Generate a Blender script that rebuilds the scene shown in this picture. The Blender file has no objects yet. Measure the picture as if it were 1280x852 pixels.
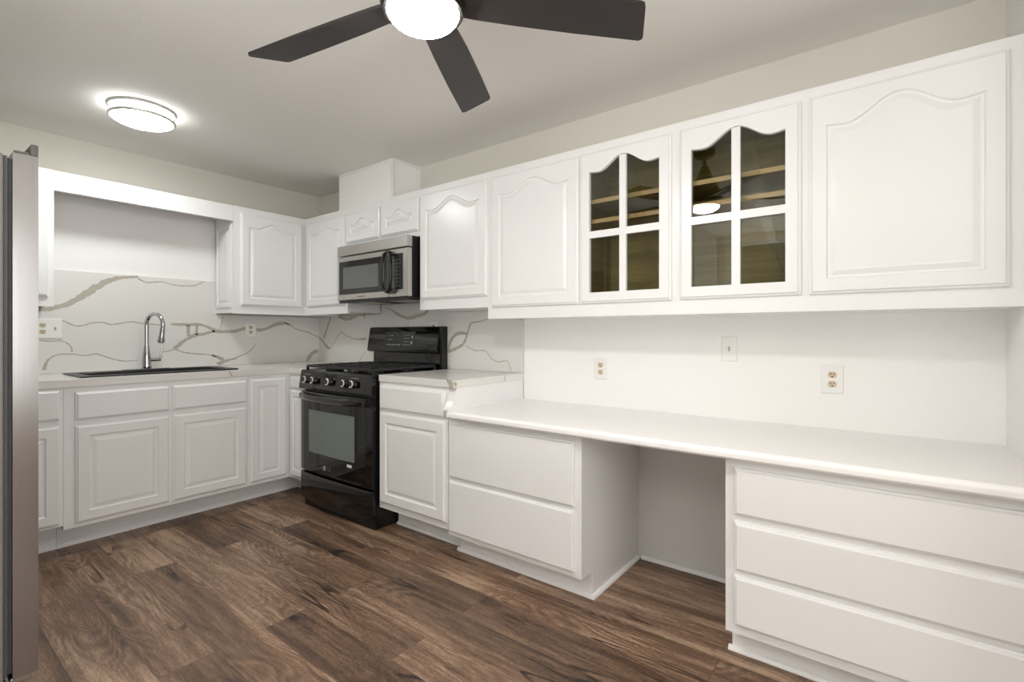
import bpy, bmesh, math, random
from mathutils import Vector, Matrix
random.seed(7)
SC = bpy.context.scene
COL = SC.collection
PI = math.pi

# ------------------------------------------------------------------ camera, light, exposure
SC.view_settings.view_transform = 'Standard'
SC.view_settings.look = 'None'
SC.view_settings.gamma = 1.0
SC.view_settings.use_curve_mapping = False
SC.view_settings.exposure = 0.03
cd = bpy.data.cameras.new('camera')
cam = bpy.data.objects.new('camera', cd)
COL.objects.link(cam)
cam.location = (4.0842, -2.4906, 1.1813)
cam.rotation_euler = (PI / 2, 0, 0.6514)
cd.sensor_width = 36.0
cd.lens = 617.25 / 1280 * 36.0
cd.shift_y = -9.0 / 1280
cd.clip_start = 0.02
SC.camera = cam

W = bpy.data.worlds.new('world')
SC.world = W
W.use_nodes = True
W.node_tree.nodes['Background'].inputs[0].default_value = (0.80, 0.90, 1.0, 1)
W.node_tree.nodes['Background'].inputs[1].default_value = 0.35


def area(name, loc, rot, sx, sy, power, col):
    l = bpy.data.lights.new(name, 'AREA')
    l.shape = 'RECTANGLE'
    l.size, l.size_y, l.energy, l.color = sx, sy, power, col
    o = bpy.data.objects.new(name, l)
    COL.objects.link(o)
    o.location, o.rotation_euler = loc, rot
    return o


# added fill lamps at two made-up windows, the last tilted up at the ceiling
FILL_FRONT, FILL_SIDE, FILL_UP = 3, 48, 140
FILL_WHITE = (0.975, 0.99, 1.0)
area('added_fill_front', (3.95, -4.62, 1.25), (PI / 2, 0, 0), 2.8, 2.2, FILL_FRONT, FILL_WHITE)
area('added_fill_side', (7.12, -2.7, 1.4), (PI / 2, 0, PI / 2), 2.4, 1.6, FILL_SIDE, FILL_WHITE)
area('added_fill_up', (3.95, -4.3, 0.9), (PI / 2 + 1.46, 0, 0), 2.8, 1.2, FILL_UP, FILL_WHITE)
FAN_GLOW, FLUSH_GLOW = 142.0, 56.0


# ------------------------------------------------------------------ materials
def lin(c):
    return tuple((v / 255 / 12.92 if v / 255 <= 0.04045 else ((v / 255 + 0.055) / 1.055) ** 2.4) for v in c) + (1,)


def mat(name, rgb, rough=0.5, metal=0.0, bump=None, spec=0.5, coat=0.0):
    m = bpy.data.materials.new(name)
    m.use_nodes = True
    nt = m.node_tree
    b = nt.nodes['Principled BSDF']
    b.inputs['Base Color'].default_value = lin(rgb)
    b.inputs['Roughness'].default_value = rough
    b.inputs['Metallic'].default_value = metal
    b.inputs['Specular IOR Level'].default_value = spec
    b.inputs['Coat Weight'].default_value = coat
    if bump:
        sc, st = bump
        tc = nt.nodes.new('ShaderNodeTexCoord')
        n = nt.nodes.new('ShaderNodeTexNoise')
        n.inputs['Scale'].default_value = sc
        n.inputs['Detail'].default_value = 3
        bp = nt.nodes.new('ShaderNodeBump')
        bp.inputs['Strength'].default_value = st
        bp.inputs['Distance'].default_value = 0.002
        nt.links.new(tc.outputs['Object'], n.inputs['Vector'])
        nt.links.new(n.outputs['Fac'], bp.inputs['Height'])
        nt.links.new(bp.outputs['Normal'], b.inputs['Normal'])
    return m


def emit(name, rgb, s):
    m = bpy.data.materials.new(name)
    m.use_nodes = True
    b = m.node_tree.nodes['Principled BSDF']
    b.inputs['Base Color'].default_value = (0.9, 0.9, 0.9, 1)
    b.inputs['Emission Color'].default_value = rgb + (1,)
    b.inputs['Emission Strength'].default_value = s
    return m


M_WHITE = mat('white_cabinet_paint', (237, 236, 235), 0.26, bump=(60, 0.05))
M_WALL = mat('beige_wall_paint', (222, 217, 207), 0.75, bump=(160, 0.25))
M_WALLW = mat('white_wall_paint', (245, 243, 241), 0.6, bump=(160, 0.2))
M_CEIL = mat('ceiling_paint', (238, 235, 229), 0.85, bump=(150, 0.3))
M_DESK = mat('white_laminate', (243, 241, 239), 0.3)
M_QUARTZ = mat('quartz', (226, 223, 219), 0.22)
M_VEIN = mat('quartz_vein', (182, 175, 162), 0.25)
M_BLACK = mat('black_enamel', (9, 9, 10), 0.10, coat=0.3)
M_BLACKS = mat('black_side_panel', (14, 14, 15), 0.3)
M_IRON = mat('cast_iron', (36, 36, 37), 0.42, bump=(300, 0.3))
M_BGLASS = mat('black_glass', (10, 10, 11), 0.04)
M_OVENWIN = mat('oven_window_glass', (112, 122, 114), 0.06)
M_MWWIN = mat('microwave_window_mesh', (98, 100, 98), 0.25)
M_PLASTIC = mat('black_plastic', (16, 16, 17), 0.28)
M_CHROME = mat('chrome', (200, 202, 205), 0.08, 1.0)
M_NICKEL = mat('brushed_nickel', (180, 178, 172), 0.28, 1.0)
M_GREYMARK = mat('grey_marking', (150, 150, 150), 0.5)
M_SINK = mat('black_composite', (20, 20, 21), 0.35, bump=(400, 0.2))
M_FAN = mat('dark_bronze_blade', (38, 33, 31), 0.42)
M_FANM = mat('dark_bronze_metal', (34, 30, 28), 0.35, 0.6)
M_PLATE = mat('white_plastic_plate', (238, 237, 233), 0.35)
M_ALMOND = mat('almond_receptacle', (208, 192, 163), 0.4)
M_SLOT = mat('dark_slot', (45, 38, 32), 0.6)
M_DARK = mat('dark_gap', (16, 15, 14), 0.8)
M_GASKET = mat('grey_gasket', (70, 70, 70), 0.6)
M_FRIDGEBODY = mat('grey_fridge_body', (120, 117, 114), 0.45)
M_CAP = mat('grey_plastic_cap', (84, 82, 78), 0.45)
M_LABEL = mat('white_sticker', (225, 225, 220), 0.5)
M_LNICK = mat('light_nickel', (226, 226, 223), 0.38, 1.0)
M_RING = mat('bright_ring', (232, 232, 232), 0.25, 0.2)
M_LAMP_W = emit('warm_lamp_glass', (1.0, 0.982, 0.962), FAN_GLOW)
M_LAMP_S = emit('cool_lamp_side', (0.95, 1.0, 0.985), FLUSH_GLOW * 0.2)
M_LAMP_C = emit('cool_lamp_diffuser', (0.95, 1.0, 0.985), FLUSH_GLOW)


def steel(name, rgb, rough, axis):
    m = mat(name, rgb, rough, 1.0)
    nt = m.node_tree
    b = nt.nodes['Principled BSDF']
    tc = nt.nodes.new('ShaderNodeTexCoord')
    mp = nt.nodes.new('ShaderNodeMapping')
    mp.inputs['Scale'].default_value = tuple(3 if i == axis else 500 for i in range(3))
    n = nt.nodes.new('ShaderNodeTexNoise')
    n.inputs['Scale'].default_value = 1
    r = nt.nodes.new('ShaderNodeMapRange')
    r.inputs['To Min'].default_value = rough - 0.06
    r.inputs['To Max'].default_value = rough + 0.08
    nt.links.new(tc.outputs['Object'], mp.inputs['Vector'])
    nt.links.new(mp.outputs['Vector'], n.inputs['Vector'])
    nt.links.new(n.outputs['Fac'], r.inputs['Value'])
    nt.links.new(r.outputs['Result'], b.inputs['Roughness'])
    return m


M_STEELX = steel('brushed_steel', (186, 183, 178), 0.30, 0)
M_STEELZ = steel('brushed_steel_door', (160, 157, 156), 0.20, 2)


def wood_interior():
    m = mat('raw_wood_interior', (150, 132, 78), 0.55)
    nt = m.node_tree
    b = nt.nodes['Principled BSDF']
    tc = nt.nodes.new('ShaderNodeTexCoord')
    mp = nt.nodes.new('ShaderNodeMapping')
    mp.inputs['Scale'].default_value = (2.5, 2.5, 40)
    n = nt.nodes.new('ShaderNodeTexNoise')
    n.inputs['Scale'].default_value = 1.2
    n.inputs['Detail'].default_value = 4
    cr = nt.nodes.new('ShaderNodeValToRGB')
    cr.color_ramp.elements[0].position = 0.3
    cr.color_ramp.elements[0].color = lin((132, 117, 56))
    cr.color_ramp.elements[1].position = 0.75
    cr.color_ramp.elements[1].color = lin((162, 145, 80))
    nt.links.new(tc.outputs['Object'], mp.inputs['Vector'])
    nt.links.new(mp.outputs['Vector'], n.inputs['Vector'])
    nt.links.new(n.outputs['Fac'], cr.inputs['Fac'])
    nt.links.new(cr.outputs['Color'], b.inputs['Base Color'])
    return m


M_WOODIN = wood_interior()
M_WOODEDGE = mat('raw_wood_edge', (214, 186, 138), 0.5)


def glass_mat():
    m = bpy.data.materials.new('tinted_pane_glass')
    m.use_nodes = True
    nt = m.node_tree
    nt.nodes.clear()
    o = nt.nodes.new('ShaderNodeOutputMaterial')
    mx = nt.nodes.new('ShaderNodeMixShader')
    fr = nt.nodes.new('ShaderNodeFresnel')
    fr.inputs['IOR'].default_value = 1.75
    t = nt.nodes.new('ShaderNodeBsdfTransparent')
    t.inputs['Color'].default_value = (0.80, 0.80, 0.75, 1)
    g = nt.nodes.new('ShaderNodeBsdfGlossy')
    g.inputs['Roughness'].default_value = 0.0
    nt.links.new(fr.outputs[0], mx.inputs[0])
    nt.links.new(t.outputs[0], mx.inputs[1])
    nt.links.new(g.outputs[0], mx.inputs[2])
    nt.links.new(mx.outputs[0], o.inputs['Surface'])
    return m


M_GLASS = glass_mat()


def floor_mat():
    m = bpy.data.materials.new('dark_wood_planks')
    m.use_nodes = True
    nt = m.node_tree
    L = nt.links.new
    N = nt.nodes.new
    b = nt.nodes['Principled BSDF']
    tc = N('ShaderNodeTexCoord')
    mp = N('ShaderNodeMapping')
    mp.inputs['Location'].default_value = (0.35, 0.06, 0)
    L(tc.outputs['Object'], mp.inputs['Vector'])

    def brick(c1, c2, mortar):
        k = N('ShaderNodeTexBrick')
        k.offset = 0.37
        k.offset_frequency = 2
        k.squash = 1.0
        k.inputs['Color1'].default_value = c1
        k.inputs['Color2'].default_value = c2
        k.inputs['Mortar'].default_value = mortar
        k.inputs['Scale'].default_value = 1.0
        k.inputs['Mortar Size'].default_value = 0.0008
        k.inputs['Mortar Smooth'].default_value = 0.1
        k.inputs['Bias'].default_value = 0.0
        k.inputs['Brick Width'].default_value = 1.5
        k.inputs['Row Height'].default_value = 0.182
        L(mp.outputs['Vector'], k.inputs['Vector'])
        return k
    br = brick((0, 0, 0, 1), (1, 1, 1, 1), (0.5, 0.5, 0.5, 1))
    # each plank gets its own slice of the grain
    off = N('ShaderNodeVectorMath')
    off.operation = 'SCALE'
    off.inputs['Scale'].default_value = 37.0
    L(br.outputs['Color'], off.inputs[0])
    add = N('ShaderNodeVectorMath')
    add.operation = 'ADD'
    L(mp.outputs['Vector'], add.inputs[0])
    L(off.outputs[0], add.inputs[1])

    def noise(scale, vec, detail, rough=0.6, dist=0.0):
        s = N('ShaderNodeMapping')
        s.inputs['Scale'].default_value = vec
        L(add.outputs[0], s.inputs['Vector'])
        n = N('ShaderNodeTexNoise')
        n.inputs['Scale'].default_value = scale
        n.inputs['Detail'].default_value = detail
        n.inputs['Roughness'].default_value = rough
        n.inputs['Distortion'].default_value = dist
        L(s.outputs[0], n.inputs['Vector'])
        return n
    def op(kind, a, b=None, clamp=False):
        q = N('ShaderNodeMath')
        q.operation = kind
        q.use_clamp = clamp
        for i, z in enumerate((a, b)):
            if z is None:
                continue
            if isinstance(z, (int, float)):
                q.inputs[i].default_value = z
            else:
                L(z, q.inputs[i])
        return q.outputs[0]

    def rng(v, a, b, c, d):
        q = N('ShaderNodeMapRange')
        q.interpolation_type = 'SMOOTHSTEP'
        for k, z in (('From Min', a), ('From Max', b), ('To Min', c), ('To Max', d)):
            q.inputs[k].default_value = z
        L(v, q.inputs['Value'])
        return q.outputs[0]

    def mad(a, k, c):
        return op('ADD', op('MULTIPLY', a, k), c)
    broad = noise(1.0, (0.9, 5.5, 1), 3, 0.55, 0.6)
    streak = noise(1.0, (2.2, 34, 1), 4, 0.65, 0.5)
    fine = noise(1.0, (16, 190, 1), 3, 0.75, 0.2)
    pore = noise(1.0, (70, 330, 1), 2, 0.7, 0.0)
    # cathedral figure: rings of a stretched, warped field, only in patches
    warp = noise(1.0, (0.9, 4.2, 1), 2, 0.45, 0.25)
    rings = op('SINE', op('MULTIPLY', warp.outputs['Fac'], 210.0))
    patch = noise(1.0, (1.3, 3.0, 1), 1, 0.5, 0.0)
    rings = op('MULTIPLY', rings, rng(patch.outputs['Fac'], 0.46, 0.62, 0.15, 1.0))
    # knots with dark halos
    km = N('ShaderNodeMapping')
    km.inputs['Scale'].default_value = (1.5, 4.6, 1)
    L(add.outputs[0], km.inputs['Vector'])
    wv = noise(1.0, (6, 18, 1), 3, 0.6, 0.0)
    kadd = N('ShaderNodeVectorMath')
    kadd.operation = 'MULTIPLY_ADD'
    L(wv.outputs['Color'], kadd.inputs[0])
    kadd.inputs[1].default_value = (0.22, 0.22, 0)
    L(km.outputs[0], kadd.inputs[2])
    vo = N('ShaderNodeTexVoronoi')
    vo.inputs['Scale'].default_value = 1.0
    L(kadd.outputs[0], vo.inputs['Vector'])
    vs = N('ShaderNodeSeparateColor')
    L(vo.outputs['Color'], vs.inputs[0])
    kmask = rng(vs.outputs[0], 0.60, 0.66, 0.0, 1.0)
    knot = op('MULTIPLY', kmask, op('ADD', rng(vo.outputs['Distance'], 0.02, 0.30, 0.22, 0.0), rng(vo.outputs['Distance'], 0.02, 0.09, 0.25, 0.0)))
    # long dark checks along the grain
    ck = noise(1.0, (0.55, 8.0, 1), 2, 0.5, 0.4)
    line = rng(op('ABSOLUTE', op('SUBTRACT', ck.outputs['Fac'], 0.5)), 0.002, 0.013, 1.0, 0.0)
    cmask = noise(1.0, (1.7, 5.0, 1), 1, 0.5, 0.0)
    line = op('MULTIPLY', line, rng(cmask.outputs['Fac'], 0.55, 0.62, 0.0, 0.30))
    sep = N('ShaderNodeSeparateColor')
    L(br.outputs['Color'], sep.inputs[0])
    v = mad(broad.outputs['Fac'], 0.75, -0.42)
    v = mad(streak.outputs['Fac'], 0.55, v)
    v = mad(fine.outputs['Fac'], 0.42, v)
    v = mad(pore.outputs['Fac'], 0.38, op('SUBTRACT', v, 0.06))
    v = mad(rings, 0.055, v)
    v = mad(sep.outputs[0], 0.17, v)
    v = op('SUBTRACT', v, knot)
    v = op('SUBTRACT', v, line)
    v = op('ADD', op('MULTIPLY', op('SUBTRACT', v, 0.56), 1.22), 0.52)
    cr = N('ShaderNodeValToRGB')
    e = cr.color_ramp.elements
    e[0].position, e[0].color = 0.15, lin((40, 30, 24))
    e[1].position, e[1].color = 0.95, lin((182, 154, 129))
    x = e.new(0.42)
    x.color = lin((82, 62, 49))
    x = e.new(0.66)
    x.color = lin((124, 97, 77))
    L(v, cr.inputs['Fac'])
    mixm = N('ShaderNodeMixRGB')
    mixm.inputs['Color2'].default_value = lin((62, 48, 41))
    L(br.outputs['Fac'], mixm.inputs['Fac'])
    L(cr.outputs['Color'], mixm.inputs['Color1'])
    L(mixm.outputs[0], b.inputs['Base Color'])
    rr = N('ShaderNodeMapRange')
    rr.inputs['To Min'].default_value = 0.34
    rr.inputs['To Max'].default_value = 0.52
    L(fine.outputs['Fac'], rr.inputs['Value'])
    L(rr.outputs[0], b.inputs['Roughness'])
    bp = N('ShaderNodeBump')
    bp.inputs['Strength'].default_value = 0.12
    bp.inputs['Distance'].default_value = 0.002
    L(v, bp.inputs['Height'])
    L(bp.outputs[0], b.inputs['Normal'])
    return m


M_FLOOR = floor_mat()

# ------------------------------------------------------------------ helpers
ORG = {}


def thing(name, label, cat, loc=(0, 0, 0), group=None):
    o = bpy.data.objects.new(name, None)
    o.empty_display_size = 0.05
    COL.objects.link(o)
    o.location = loc
    ORG[o] = Vector(loc)
    o['label'] = label
    o['category'] = cat
    if group:
        o['group'] = group
    return o


def obj(name, bm, m, parent=None, smooth=False, label=None, loc=None):
    """one mesh object; bm holds world coordinates"""
    me = bpy.data.meshes.new(name)
    org = ORG[parent] if parent else Vector(loc or (0, 0, 0))
    bmesh.ops.recalc_face_normals(bm, faces=bm.faces)
    if smooth:
        for f in bm.faces:
            f.smooth = True
    bm.transform(Matrix.Translation(-org))
    bm.to_mesh(me)
    bm.free()
    for k in (m if isinstance(m, (list, tuple)) else [m]):
        me.materials.append(k)
    if smooth:
        me.set_sharp_from_angle(angle=math.radians(40))
    o = bpy.data.objects.new(name, me)
    COL.objects.link(o)
    o.location = (0, 0, 0) if parent else org
    if parent:
        o.parent = parent
    ORG[o] = org
    if label:
        o['label'] = label
    return o


def struct(name, bm, m, **k):
    o = obj(name, bm, m, **k)
    if not k.get('parent'):
        o['kind'] = 'structure'
    return o


def tag(o, label, cat, group=None):
    o['label'] = label
    o['category'] = cat
    if group:
        o['group'] = group
    return o


def B():
    return bmesh.new()


def box(bm, x0, x1, y0, y1, z0, z1, bev=0.0, seg=2, mi=0):
    t = bmesh.new()
    x0, x1 = min(x0, x1), max(x0, x1)
    y0, y1 = min(y0, y1), max(y0, y1)
    z0, z1 = min(z0, z1), max(z0, z1)
    bmesh.ops.create_cube(t, size=1.0)
    for v in t.verts:
        v.co = Vector((x0 + (v.co.x + .5) * (x1 - x0), y0 + (v.co.y + .5) * (y1 - y0), z0 + (v.co.z + .5) * (z1 - z0)))
    if bev:
        bmesh.ops.bevel(t, geom=t.edges[:], offset=bev, segments=seg, profile=0.5, affect='EDGES')
    merge(bm, t, mi)
    return bm


def merge(bm, t, mi=0, mtx=None):
    if mtx is not None:
        t.transform(mtx)
    mp = {}
    for v in t.verts:
        mp[v] = bm.verts.new(v.co)
    for f in t.faces:
        try:
            g = bm.faces.new([mp[v] for v in f.verts])
            g.material_index = mi
            g.smooth = f.smooth
        except ValueError:
            pass
    t.free()


def prism(bm, pts, fn, a, b, mi=0):
    """polygon pts (2D) extruded between a and b; fn(p, q, s) -> world"""
    A = [bm.verts.new(fn(p, q, a)) for p, q in pts]
    C = [bm.verts.new(fn(p, q, b)) for p, q in pts]
    n = len(pts)
    fs = [bm.faces.new(A), bm.faces.new(C[::-1])]
    for i in range(n):
        fs.append(bm.faces.new([A[i], A[(i + 1) % n], C[(i + 1) % n], C[i]]))
    for f in fs:
        f.material_index = mi
    return bm


def lathe(bm, prof, c, axis=(0, 0, 1), n=40, mi=0):
    """prof: (radius, height) pairs about axis through c"""
    ax = Vector(axis).normalized()
    q = Vector((0, 0, 1)).rotation_difference(ax)
    rings = []
    for r, h in prof:
        if r < 1e-6:
            rings.append([bm.verts.new(Vector(c) + q @ Vector((0, 0, h)))])
        else:
            rings.append([bm.verts.new(Vector(c) + q @ Vector((r * math.cos(2 * PI * i / n), r * math.sin(2 * PI * i / n), h))) for i in range(n)])
    for a, b in zip(rings, rings[1:]):
        for i in range(n):
            j = (i + 1) % n
            if len(a) == 1 and len(b) == 1:
                continue
            if len(a) == 1:
                f = bm.faces.new([a[0], b[j], b[i]])
            elif len(b) == 1:
                f = bm.faces.new([a[i], a[j], b[0]])
            else:
                f = bm.faces.new([a[i], a[j], b[j], b[i]])
            f.material_index = mi
    for r in (rings[0], rings[-1]):
        if len(r) > 1:
            f = bm.faces.new(r)
            f.material_index = mi
    return bm


def tube(bm, pts, rad, n=12, ry=None, closed=False, mi=0):
    pts = [Vector(p) for p in pts]
    m = len(pts)
    rads = rad if isinstance(rad, (list, tuple)) else [rad] * m
    rings = []
    up = None
    for i, p in enumerate(pts):
        if closed:
            d = pts[(i + 1) % m] - pts[i - 1]
        else:
            d = pts[min(i + 1, m - 1)] - pts[max(i - 1, 0)]
        d.normalize()
        if up is None:
            up = Vector((0, 0, 1)) if abs(d.z) < 0.9 else Vector((1, 0, 0))
        s = d.cross(up).normalized()
        u = s.cross(d).normalized()
        up = u
        rr = rads[i]
        k = (ry / rads[0]) if ry else 1.0
        rings.append([bm.verts.new(p + s * rr * math.cos(2 * PI * j / n) + u * rr * k * math.sin(2 * PI * j / n)) for j in range(n)])
    rng = range(m if closed else m - 1)
    for i in rng:
        a, b = rings[i], rings[(i + 1) % m]
        for j in range(n):
            f = bm.faces.new([a[j], a[(j + 1) % n], b[(j + 1) % n], b[j]])
            f.material_index = mi
    if not closed:
        bm.faces.new(rings[0])
        bm.faces.new(rings[-1])
    return bm


def loops(bm, ls, close0=True, close1=True, mi=0):
    V = [[bm.verts.new(p) for p in l] for l in ls]
    n = len(V[0])
    for a, b in zip(V, V[1:]):
        for i in range(n):
            f = bm.faces.new([a[i], a[(i + 1) % n], b[(i + 1) % n], b[i]])
            f.material_index = mi
    if close0:
        bm.faces.new(V[0])
    if close1:
        bm.faces.new(V[-1])
    return bm


# planes: map (u along width, w up, d outward) to world
def LONG(face):
    return lambda u, w, d: Vector((u, -face - d, w))


def SIDE(face):
    return lambda u, w, d: Vector((face + d, u, w))


def arch(s):
    s = abs(s)
    if s > 0.74:
        return 0.10 * ((s - 0.74) / 0.26) ** 1.5
    return 0.5 * (1 + math.cos(PI * s / 0.74)) ** 1.0


NT = 28


def outline(u0, u1, w0, w1, h, o):
    """closed outline inset by o; the top edge carries an arch of height h below w1"""
    a, b, c = u0 + o, u1 - o, w0 + o
    top = w1 - o
    pts = [(a, c), (b, c)]
    for i in range(NT + 1):
        s = 1 - 2 * i / NT
        u = (a + b) / 2 + s * (b - a) / 2
        pts.append((u, top - h + h * arch(s) if h else top))
    return pts


def panel_door(M, u0, u1, w0, w1, h=0.0, st=0.055, top=None, t=0.02):
    bm = B()
    top = st if top is None else top
    P = lambda pts, d: [M(u, w, d) for u, w in pts]
    R = lambda o: outline(u0, u1, w0, w1, 0, o)
    A = lambda o: outline(u0 + st, u1 - st, w0 + st, w1 - top, h, o)
    return loops(bm, [P(R(0), 0), P(R(0), t * .5), P(R(.003), t * .62), P(R(.007), t * .68), P(R(.011), t),
                      P(A(0), t), P(A(.004), t - .007), P(A(.012), t - .008), P(A(.030), t - .002), P(A(.034), t - .0015)])


def drawer_front(M, u0, u1, w0, w1, t=0.02):
    bm = B()
    P = lambda o, d: [M(u, w, d) for u, w in [(u0 + o, w0 + o), (u1 - o, w0 + o), (u1 - o, w1 - o), (u0 + o, w1 - o)]]
    return loops(bm, [P(0, 0), P(0, t * .45), P(.002, t * .6), P(.007, t * .66), P(.0105, t), P(.0125, t)])


def mbox(bm, M, u0, u1, w0, w1, d0, d1, bev=0.0, mi=0):
    a, b = M(u0, w0, d0), M(u1, w1, d1)
    return box(bm, a.x, b.x, a.y, b.y, a.z, b.z, bev, mi=mi)


def carcass(x0, x1, y0, y1, z0, z1, front, t=0.016, top=True, bottom=True, front_thick=0.019):
    """hollow cabinet box; front 'y' (faces -y) or 'x' (faces +x) or None; closed by a face frame there"""
    bm = B()
    if front == 'y':
        yb, yf = y1, y0
        box(bm, x0, x0 + t, yf + front_thick, yb, z0, z1)
        box(bm, x1 - t, x1, yf + front_thick, yb, z0, z1)
        box(bm, x0 + t, x1 - t, yb - 0.006, yb, z0, z1)
        if bottom:
            box(bm, x0 + t, x1 - t, yf + front_thick, yb - .006, z0, z0 + t)
        if top:
            box(bm, x0 + t, x1 - t, yf + front_thick, yb - .006, z1 - t, z1)
    else:
        box(bm, x0, x1 - front_thick, y0, y0 + t, z0, z1)
        box(bm, x0, x1 - front_thick, y1 - t, y1, z0, z1)
        box(bm, x0, x0 + 0.006, y0 + t, y1 - t, z0, z1)
        if bottom:
            box(bm, x0 + .006, x1 - front_thick, y0 + t, y1 - t, z0, z0 + t)
        if top:
            box(bm, x0 + .006, x1 - front_thick, y0 + t, y1 - t, z1 - t, z1)
    return bm


# ------------------------------------------------------------------ the room
CEIL = 2.41
XR = 4.42           # right wall of the kitchen
UT = 2.112          # top of the wall cabinets
struct('floor', box(B(), 0, 7.2, -4.7, 0, -0.05, 0), M_FLOOR)
struct('ceiling', box(B(), -0.1, 7.3, -4.8, 0.1, CEIL, CEIL + .1), M_CEIL)
bm = box(B(), -0.1, 0, -4.8, 0.1, 0, CEIL, mi=0)
struct('wall_left', bm, M_WALL)
struct('wall_back', box(B(), 0, XR, 0, 0.1, 0, CEIL), M_WALL)
struct('wall_right', box(B(), XR, 7.3, -0.80, 0.1, 0, CEIL), M_WALLW)
struct('wall_fridge_side', box(B(), 0, 2.35, -3.16, -3.05, 0, CEIL), M_WALL)
struct('wall_dining_left', box(B(), 2.25, 2.35, -4.8, -3.16, 0, CEIL), M_WALL)
bm = B()
box(bm, 2.35, 2.45, -4.8, -4.7, 0, CEIL)
box(bm, 5.45, 7.3, -4.8, -4.7, 0, CEIL)
box(bm, 2.45, 5.45, -4.8, -4.7, 2.33, CEIL)
struct('wall_front', bm, M_WALL)
bm = B()
box(bm, 7.2, 7.3, -4.7, -3.9, 0, CEIL)
box(bm, 7.2, 7.3, -1.5, -0.8, 0, CEIL)
box(bm, 7.2, 7.3, -3.9, -1.5, 0, 0.6)
box(bm, 7.2, 7.3, -3.9, -1.5, 2.2, CEIL)
struct('wall_dining_right', bm, M_WALL)
# unseen sliding window and side window, added to house the fill lamps
w = struct('added_window_1', box(B(), 2.45, 5.45, -4.78, -4.775, 0.03, 2.33), M_GLASS)
bm = B()
for a, b in ((2.45, 2.51), (3.92, 3.98), (5.39, 5.45)):
    box(bm, a, b, -4.8, -4.74, 0, 2.33)
box(bm, 2.51, 5.39, -4.8, -4.74, 0, .06)
box(bm, 2.51, 5.39, -4.8, -4.74, 2.27, 2.33)
obj('window_frame', bm, M_PLATE, w)
w = struct('added_window_2', box(B(), 7.27, 7.275, -3.9, -1.5, 0.6, 2.2), M_GLASS)
bm = B()
for a, b in ((-3.9, -3.84), (-2.73, -2.67), (-1.56, -1.5)):
    box(bm, 7.24, 7.3, a, b, 0.6, 2.2)
box(bm, 7.24, 7.3, -3.84, -1.56, .6, .66)
box(bm, 7.24, 7.3, -3.84, -1.56, 2.14, 2.2)
obj('window_frame', bm, M_PLATE, w)
# the white painted stretch of the long wall between desk and cabinets, and the one in the recess over the sink
struct('trim_1', box(B(), 2.2825, XR, -0.003, 0, .75, 1.30), M_WALLW)
struct('trim_4', box(B(), 3.031, 3.617, -0.003, 0, 0, .7495), mat('knee_space_shade', (218, 215, 212), .6))  # wall white greyed down: shade under the desk put into the colour
struct('trim_2', box(B(), 0, 0.003, -1.84, -0.86, 1.55, UT), M_WALLW)
# quarter round inside the knee space
bm = B()


def qround(bm, p0, p1, out, r=0.016):
    p0, p1, out = Vector(p0), Vector(p1), Vector(out)
    prof = [(0, 0), (r, 0)] + [(r * math.cos(a), r * math.sin(a)) for a in (PI / 8, PI / 4, 3 * PI / 8)] + [(0, r)]
    A = [bm.verts.new(p0 + out * a + Vector((0, 0, b))) for a, b in prof]
    C = [bm.verts.new(p1 + out * a + Vector((0, 0, b))) for a, b in prof]
    bm.faces.new(A)
    bm.faces.new(C[::-1])
    for i in range(len(A)):
        bm.faces.new([A[i], A[(i + 1) % len(A)], C[(i + 1) % len(A)], C[i]])
    return bm


struct('baseboard_back', qround(B(), (3.05, -.0035, 0), (3.62, -.0035, 0), (0, -1, 0)), M_WHITE)

# soffit box (vent chase) above the microwave cabinet
bm = box(B(), 0.69, 1.33, -0.25, 0, UT, CEIL)
ch = struct('trim_3', bm, M_WALLW)
bm = B()
for (a, b, c, d, e, f) in ((.688, .706, -.254, -.25, UT, CEIL), (1.312, 1.334, -.254, -.25, UT, CEIL), (.706, 1.312, -.254, -.25, CEIL - .018, CEIL),
                           (1.33, 1.334, -.25, -.232, UT, CEIL), (1.33, 1.334, -.232, 0, CEIL - .018, CEIL)):
    box(bm, a, b, c, d, e, f)
obj('edge_batten', bm, M_WHITE, ch)


# ------------------------------------------------------------------ backsplash with its veins
def ribbon(bm, M, pts, w, d, mi=1, jit=0.28):
    """flat vein on a slab: pts (u, w) polyline with widths"""
    out = []
    n = len(pts)
    ws = w if isinstance(w, (list, tuple)) else [w] * n
    # resample
    P = []
    for i in range(n - 1):
        k = 5
        for j in range(k):
            t = j / k
            P.append((pts[i][0] + (pts[i + 1][0] - pts[i][0]) * t, pts[i][1] + (pts[i + 1][1] - pts[i][1]) * t, ws[i] + (ws[i + 1] - ws[i]) * t))
    P.append((pts[-1][0], pts[-1][1], ws[-1]))
    # smooth the polyline
    for _ in range(2):
        Q = [P[0]]
        for i in range(1, len(P) - 1):
            Q.append(tuple((P[i - 1][k] + 2 * P[i][k] + P[i + 1][k]) / 4 for k in range(3)))
        Q.append(P[-1])
        P = Q
    lo = .942 if d > .015 else -9
    prev = None
    for i, (u, v, ww) in enumerate(P):
        a, b = P[max(i - 1, 0)], P[min(i + 1, len(P) - 1)]
        dx, dz = b[0] - a[0], b[1] - a[1]
        l = math.hypot(dx, dz) or 1
        nx, nz = -dz / l, dx / l
        h1 = ww / 2 * (1 + random.uniform(-jit, jit))
        h2 = ww / 2 * (1 + random.uniform(-jit, jit))
        cur = (bm.verts.new(M(u + nx * h1, max(lo, v + nz * h1), d)), bm.verts.new(M(u - nx * h2, max(lo, v - nz * h2), d)))
        if prev:
            f = bm.faces.new([prev[0], prev[1], cur[1], cur[0]])
            f.material_index = mi
        prev = cur


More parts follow.
